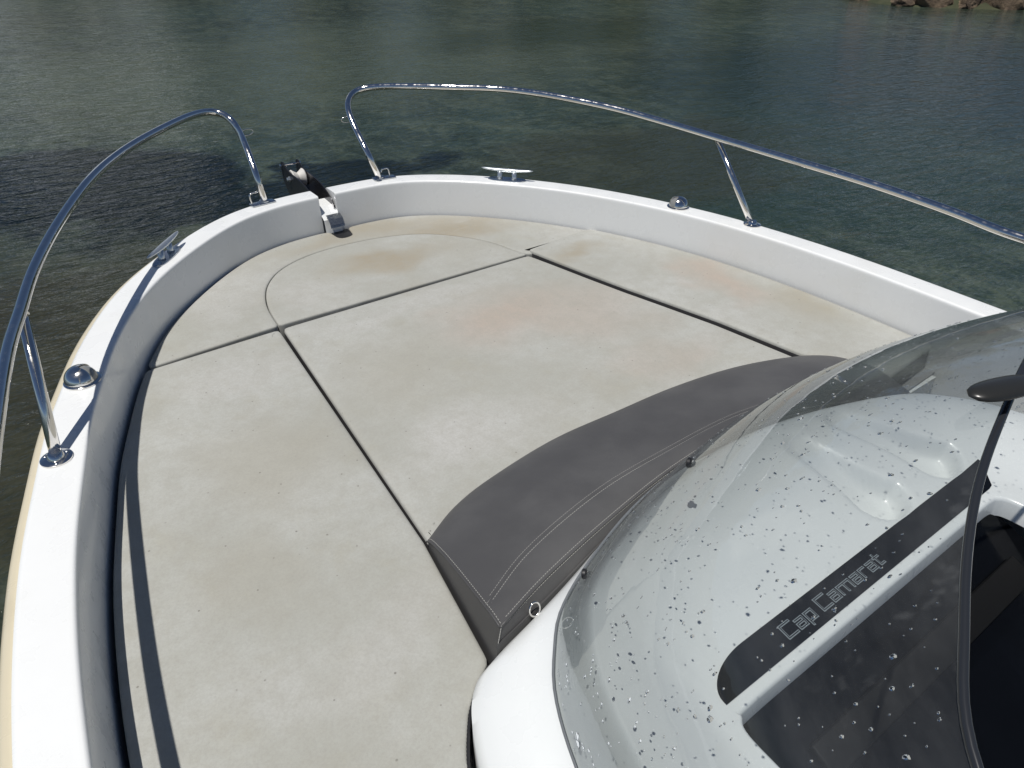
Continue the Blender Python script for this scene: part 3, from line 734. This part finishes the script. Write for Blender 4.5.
# ------------------------------------------------------------------ chrome nav light domes
def dome(c, ang, label):
    root = empty('navigation_light', (c.x, c.y, .85), boat); root.rotation_euler = (0, 0, ang); root.scale = (1.12, 1.12, 1.15); root['label'] = label
    bm = bmesh.new(); revolve(bm, [(.036, .0006), (.0365, .003), (.034, .005)], (0, 0, 0), seg=32, sx=1.0, sy=1.0); o = obj('light_base', bm, M_chrome, auto=40); o.parent = root
    # hood: most of a half ellipsoid, open towards +X
    bm = bmesh.new(); rg = []
    for j in range(13):
        th = j / 12 * math.pi / 2; rr = .0335 * math.cos(th) ** .8; z_ = .005 + .029 * math.sin(th)
        rg.append([Vector((math.cos(a) * rr, math.sin(a) * rr, z_)) for a in [R(50) + (R(310) - R(50)) * k / 30 for k in range(31)]])
    V = loft(bm, rg); bmesh.ops.remove_doubles(bm, verts=bm.verts, dist=1e-5); bmesh.ops.solidify(bm, geom=bm.faces[:], thickness=.0018)
    o = obj('light_hood', bm, M_chrome); o.parent = root
    bm = bmesh.new(); rg = []
    for j in range(9):
        th = j / 8 * math.pi / 2; rr = .0305 * math.cos(th) ** .8; z_ = .005 + .026 * math.sin(th)
        rg.append([Vector((math.cos(a) * rr, math.sin(a) * rr, z_)) for a in [k * 2 * math.pi / 28 for k in range(28)]])
    loft(bm, rg, closed=True); bmesh.ops.remove_doubles(bm, verts=bm.verts, dist=1e-5); o = obj('light_lens', bm, mat('lens', (.22, .22, .21), .12, Coat_Weight=.8)); o.parent = root
dome(P(83, 381, 0), R(-5), 'chrome navigation light dome on the port gunwale')
dome(P(678, 207, 0), R(150), 'chrome navigation light dome on the starboard gunwale')

# ------------------------------------------------------------------ bow roller
br = empty('bow_roller', (.0, -.025, .838), boat)
outl = [(2.60, -.046), (2.70, -.075), (2.80, -.082), (2.89, -.072), (2.945, -.03), (2.958, .02), (2.952, .052), (2.93, .060), (2.905, .045), (2.86, .034), (2.78, .030), (2.70, .018), (2.62, -.015)]
for xx in (-.054, .010):
    bm = bmesh.new(); oo = [(p.y, p.z) for p in cr([(0, y, z) for y, z in outl + outl[:1]], 4)[:-1]]
    a = [bm.verts.new((xx, y, z)) for y, z in oo]; b = [bm.verts.new((xx + .004, y, z)) for y, z in oo]
    bm.faces.new(a); bm.faces.new(b[::-1])
    for k in range(len(a)): bm.faces.new((a[k], a[(k + 1) % len(a)], b[(k + 1) % len(a)], b[k]))
    o = obj('side_plate', bm, M_darksteel, auto=30); o.parent = br
bm = bmesh.new(); revolve(bm, [(.012, -.027), (.032, -.027), (.035, -.023), (.026, -.010), (.020, 0), (.026, .010), (.035, .023), (.032, .027), (.012, .027)], (-.020, 2.87, .006), (1, 0, 0), 28); o = obj('roller', bm, M_roller, auto=50); o.parent = br
for xx, s in ((-.054, -1), (.014, 1)):
    bm = bmesh.new(); revolve(bm, [(.012, 0), (.012, .004), (.0085, .005), (.0085, .011), (.005, .013)], (xx, 2.87, .006), (s, 0, 0), 6)
    o = obj('axle_bolt', bm, M_alu, auto=25); o.parent = br
bm = bmesh.new(); tube(bm, [(-.062, 2.938, .045), (.022, 2.938, .045)], .0035, 10)
for xx in (-.060, .018): revolve(bm, [(.0065, 0), (.0065, .006), (.003, .007)], (xx, 2.938, .045), (math.copysign(1, xx), 0, 0), 10)
o = obj('retaining_pin', bm, M_chrome, auto=35); o.parent = br
bm = bmesh.new(); chn = [(2.94, -.05), (2.84, -.046), (2.72, -.042), (2.64, -.040)]
loft(bm, [[Vector((x, y, z + (.008 if abs(x + .021) > .03 else 0))) for x in (-.049, -.042, -.020, .002, .009)] for y, z in chn]); bmesh.ops.solidify(bm, geom=bm.faces[:], thickness=.003)
o = obj('channel', bm, M_darksteel, auto=40); o.parent = br
bm = bmesh.new(); loft(bm, [[Vector((x, y, z)) for x in (-.038, .020)] for y, z in ((2.578, -.060), (2.568, -.062), (2.553, -.070), (2.543, -.084), (2.538, -.100))]); bmesh.ops.solidify(bm, geom=bm.faces[:], thickness=.002)
o = obj('chain_plate', bm, M_chromedull, auto=60); o.parent = br
bm = bmesh.new(); box(bm, (.005, 2.528, -.134), (.072, .085, .012), .002); o = obj('locker_shade_plate', bm, M_black, auto=40); o.parent = br  # solid black plate stands for the shade inside the anchor locker
bm = bmesh.new(); c = P(356, 216, -.125); box(bm, c + Vector((0, .004, 0)), (.030, .010, .016), .002); box(bm, c + Vector((-.010, .004, .010)), (.008, .008, .010), .002); box(bm, c + Vector((.012, .004, .010)), (.008, .008, .010), .002); o = bobj('latch', bm, M_black, auto=40)

# ------------------------------------------------------------------ shore
def hm(x, y, s=1.): return math.sin(x * 1.7 * s + 1.3) * math.cos(y * 2.1 * s - .4) * .5 + math.sin(x * .6 * s - y * .9 * s) * .5
M_rock = mat('brown shore rock', (.2, .15, .1), .85); t = NT(M_rock); p_ = t.pos()
t.l(t.mix(t.ramp(t.noise(p_, 2.5, 8, .7), .35, .65), (.05, .034, .022), (.20, .145, .09)), t.b.inputs['Base Color']); t.l(t.bump(t.noise(p_, 6, 8, .7), .9, .08), t.b.inputs['Normal'])
M_bank = mat('dry earth bank', (.16, .13, .085), .95); t = NT(M_bank); p_ = t.pos()
t.l(t.mix(t.ramp(t.noise(p_, .8, 7, .7), .35, .65), (.018, .028, .010), (.055, .058, .028)), t.b.inputs['Base Color']); t.l(t.bump(t.noise(p_, 5, 6, .7), .8, .06), t.b.inputs['Normal'])
# waterline of the shore in world XY, from starboard beam to ahead
SH = [(40, -12), (26, -1), (19.5, 4.6), (16.9, 7.0), (15.8, 8.2), (15.4, 9.4), (17.6, 12.2), (21.5, 16.2), (20.5, 19.5), (17.5, 22), (15.5, 25.5), (13, 29), (7, 33), (-2, 36), (-14, 38), (-30, 40)]
shl = resample(cr([(x, y, 0) for x, y in SH], 8), 130)
bm = bmesh.new(); rws = []
for d, h_ in ((-1.2, -.5), (0, -.02), (.5, .16), (1.4, .45), (3, .85), (7, 1.5), (16, 2.4), (60, 7), (200, 16)):
    q = offset2d(shl, d)
    rws.append([Vector((p.x, p.y, -.85 + h_ + (.25 * hm(p.x, p.y) * min(1, max(0, d) * .3)))) for p in q])
loft(bm, rws); sh = obj('shore', bm, M_bank); tag(sh, kind='structure')
def boulder(x, y, s, seed, label):
    rn = random.Random(seed); bm = bmesh.new(); bmesh.ops.create_icosphere(bm, subdivisions=4, radius=1)
    pl = [(Vector((rn.gauss(0, 1), rn.gauss(0, 1), rn.gauss(0, .8))).normalized(), rn.uniform(.55, .9)) for _ in range(11)]
    a_, b_, c_ = rn.uniform(.8, 1.4), rn.uniform(.7, 1.1), rn.uniform(.5, .8)
    from mathutils import noise as mn
    for v in bm.verts:
        for nn, d in pl:
            e = v.co.dot(nn) - d
            if e > 0: v.co -= nn * e * .9
        v.co *= 1 + .12 * mn.noise(v.co * 2.5 + Vector((seed, 0, 0))) + .05 * mn.noise(v.co * 7)
        v.co = Vector((v.co.x * a_, v.co.y * b_, v.co.z * c_)) * s
    o = obj('boulder', bm, M_rock, auto=35); o.location = (x, y, -.85 + s * c_ * .25); o.rotation_euler = (0, 0, rn.uniform(0, 6)); tag(o, label, 'rock', 'boulders along the shore'); return o
spots = [(16.1, 8.5, .55), (15.8, 9.0, .35), (17.0, 7.55, .62), (17.6, 6.7, .5), (18.3, 6.3, .7), (16.6, 8.0, .4), (17.9, 8.2, .8), (19.3, 5.0, .6), (15.9, 9.9, .4), (16.9, 10.6, .6), (18.6, 7.5, .6), (20.5, 4.0, .7), (16.3, 7.9, .26), (17.3, 7.1, .24), (15.6, 8.85, .22)]
txt = ['brown boulder at the waterline nearest the left end of the rocks, top right corner', 'small rounded brown rock at the left tip of the rocky point', 'large brown boulder at the water in the top right corner', 'flat brown boulder at the far right edge of the shore', 'broad brown boulder behind the row at the right edge', 'mid sized brown rock between two larger boulders on the point', 'tall brown boulder standing behind the waterline rocks', 'brown boulder furthest right along the shore', 'brown rock round the left side of the point', 'brown boulder on the far side of the rocky point', 'rounded brown boulder up the bank behind the point', 'brown boulder beyond the right edge of the picture', 'little wet rock before the waterline boulders', 'little brown rock lying in the water before the large boulder', 'smallest rock at the very tip of the point']
for i, ((x, y, s), l_) in enumerate(zip(spots, txt)): boulder(x, y, s, i + 3, l_)
M_leaf = mat('dark evergreen leaf', (.03, .045, .018), .6); t = NT(M_leaf); p_ = t.pos(); t.l(t.mix(t.noise(p_, 3, 4), (.018, .03, .012), (.06, .075, .03)), t.b.inputs['Base Color'])
M_bark = mat('grey bark', (.10, .08, .06), .9)
def tree(x, y, h, rad, seed, label):
    rn = random.Random(seed); root = empty('evergreen_tree', (x, y, -.55)); tag(root, label, 'tree', 'evergreen trees on the far bank')
    bm = bmesh.new(); tube(bm, [(0, 0, -.5), (.05, .05, h * .3), (.1 * rn.uniform(-1, 1), .1, h * .75)], [.16, .12, .04], 8)
    for k in range(6):
        a = rn.uniform(0, 6.28); z0 = h * rn.uniform(.15, .5); tube(bm, [(0.03, 0.03, z0), (math.cos(a) * rad * .5, math.sin(a) * rad * .5, z0 + h * .25)], [.06, .02], 6)
    o = obj('trunk', bm, M_bark); o.parent = root
    bm = bmesh.new(); cl = [(Vector((rn.gauss(0, rad * .42), rn.gauss(0, rad * .42), h * rn.uniform(.12, .92))), rad * rn.uniform(.25, .5)) for _ in range(26)]
    for c, r_ in cl:
        for _ in range(150):
            d = Vector((rn.gauss(0, 1), rn.gauss(0, 1), rn.gauss(0, 1))).normalized() * r_ * rn.uniform(.55, 1.08); p = c + d; s = rn.uniform(.08, .18)
            u = Vector((rn.gauss(0, 1), rn.gauss(0, 1), rn.gauss(0, 1))).normalized(); v = u.orthogonal().normalized()
            bm.faces.new([bm.verts.new(p + u * s), bm.verts.new(p + v * s * .5), bm.verts.new(p - u * s), bm.verts.new(p - v * s * .5)])
    o = obj('crown', bm, M_leaf, smooth=False); o.parent = root
tl = ['dark evergreen whose reflection ends the dark patch top centre', 'bushy evergreen second along the far bank', 'tall evergreen third along the far bank', 'low round evergreen fourth along the far bank', 'tall evergreen fifth along the far bank', 'broad evergreen sixth along the far bank', 'small evergreen last along the far bank', 'evergreen behind the second and third trees']
for i, (x, y, h, r_) in enumerate([(22.6, 18.6, 3.6, 1.5), (20.4, 22.0, 4.2, 1.7), (18.6, 25.0, 4.6, 1.9), (16.6, 28.4, 3.4, 1.6), (13.0, 32.0, 4.8, 2.0), (8.2, 35.5, 3.6, 1.9), (3.0, 37.5, 3.0, 1.8), (22.5, 24.5, 6, 2.2)]): tree(x, y, h * 1.25, r_ * 1.15, 40 + i, tl[i])
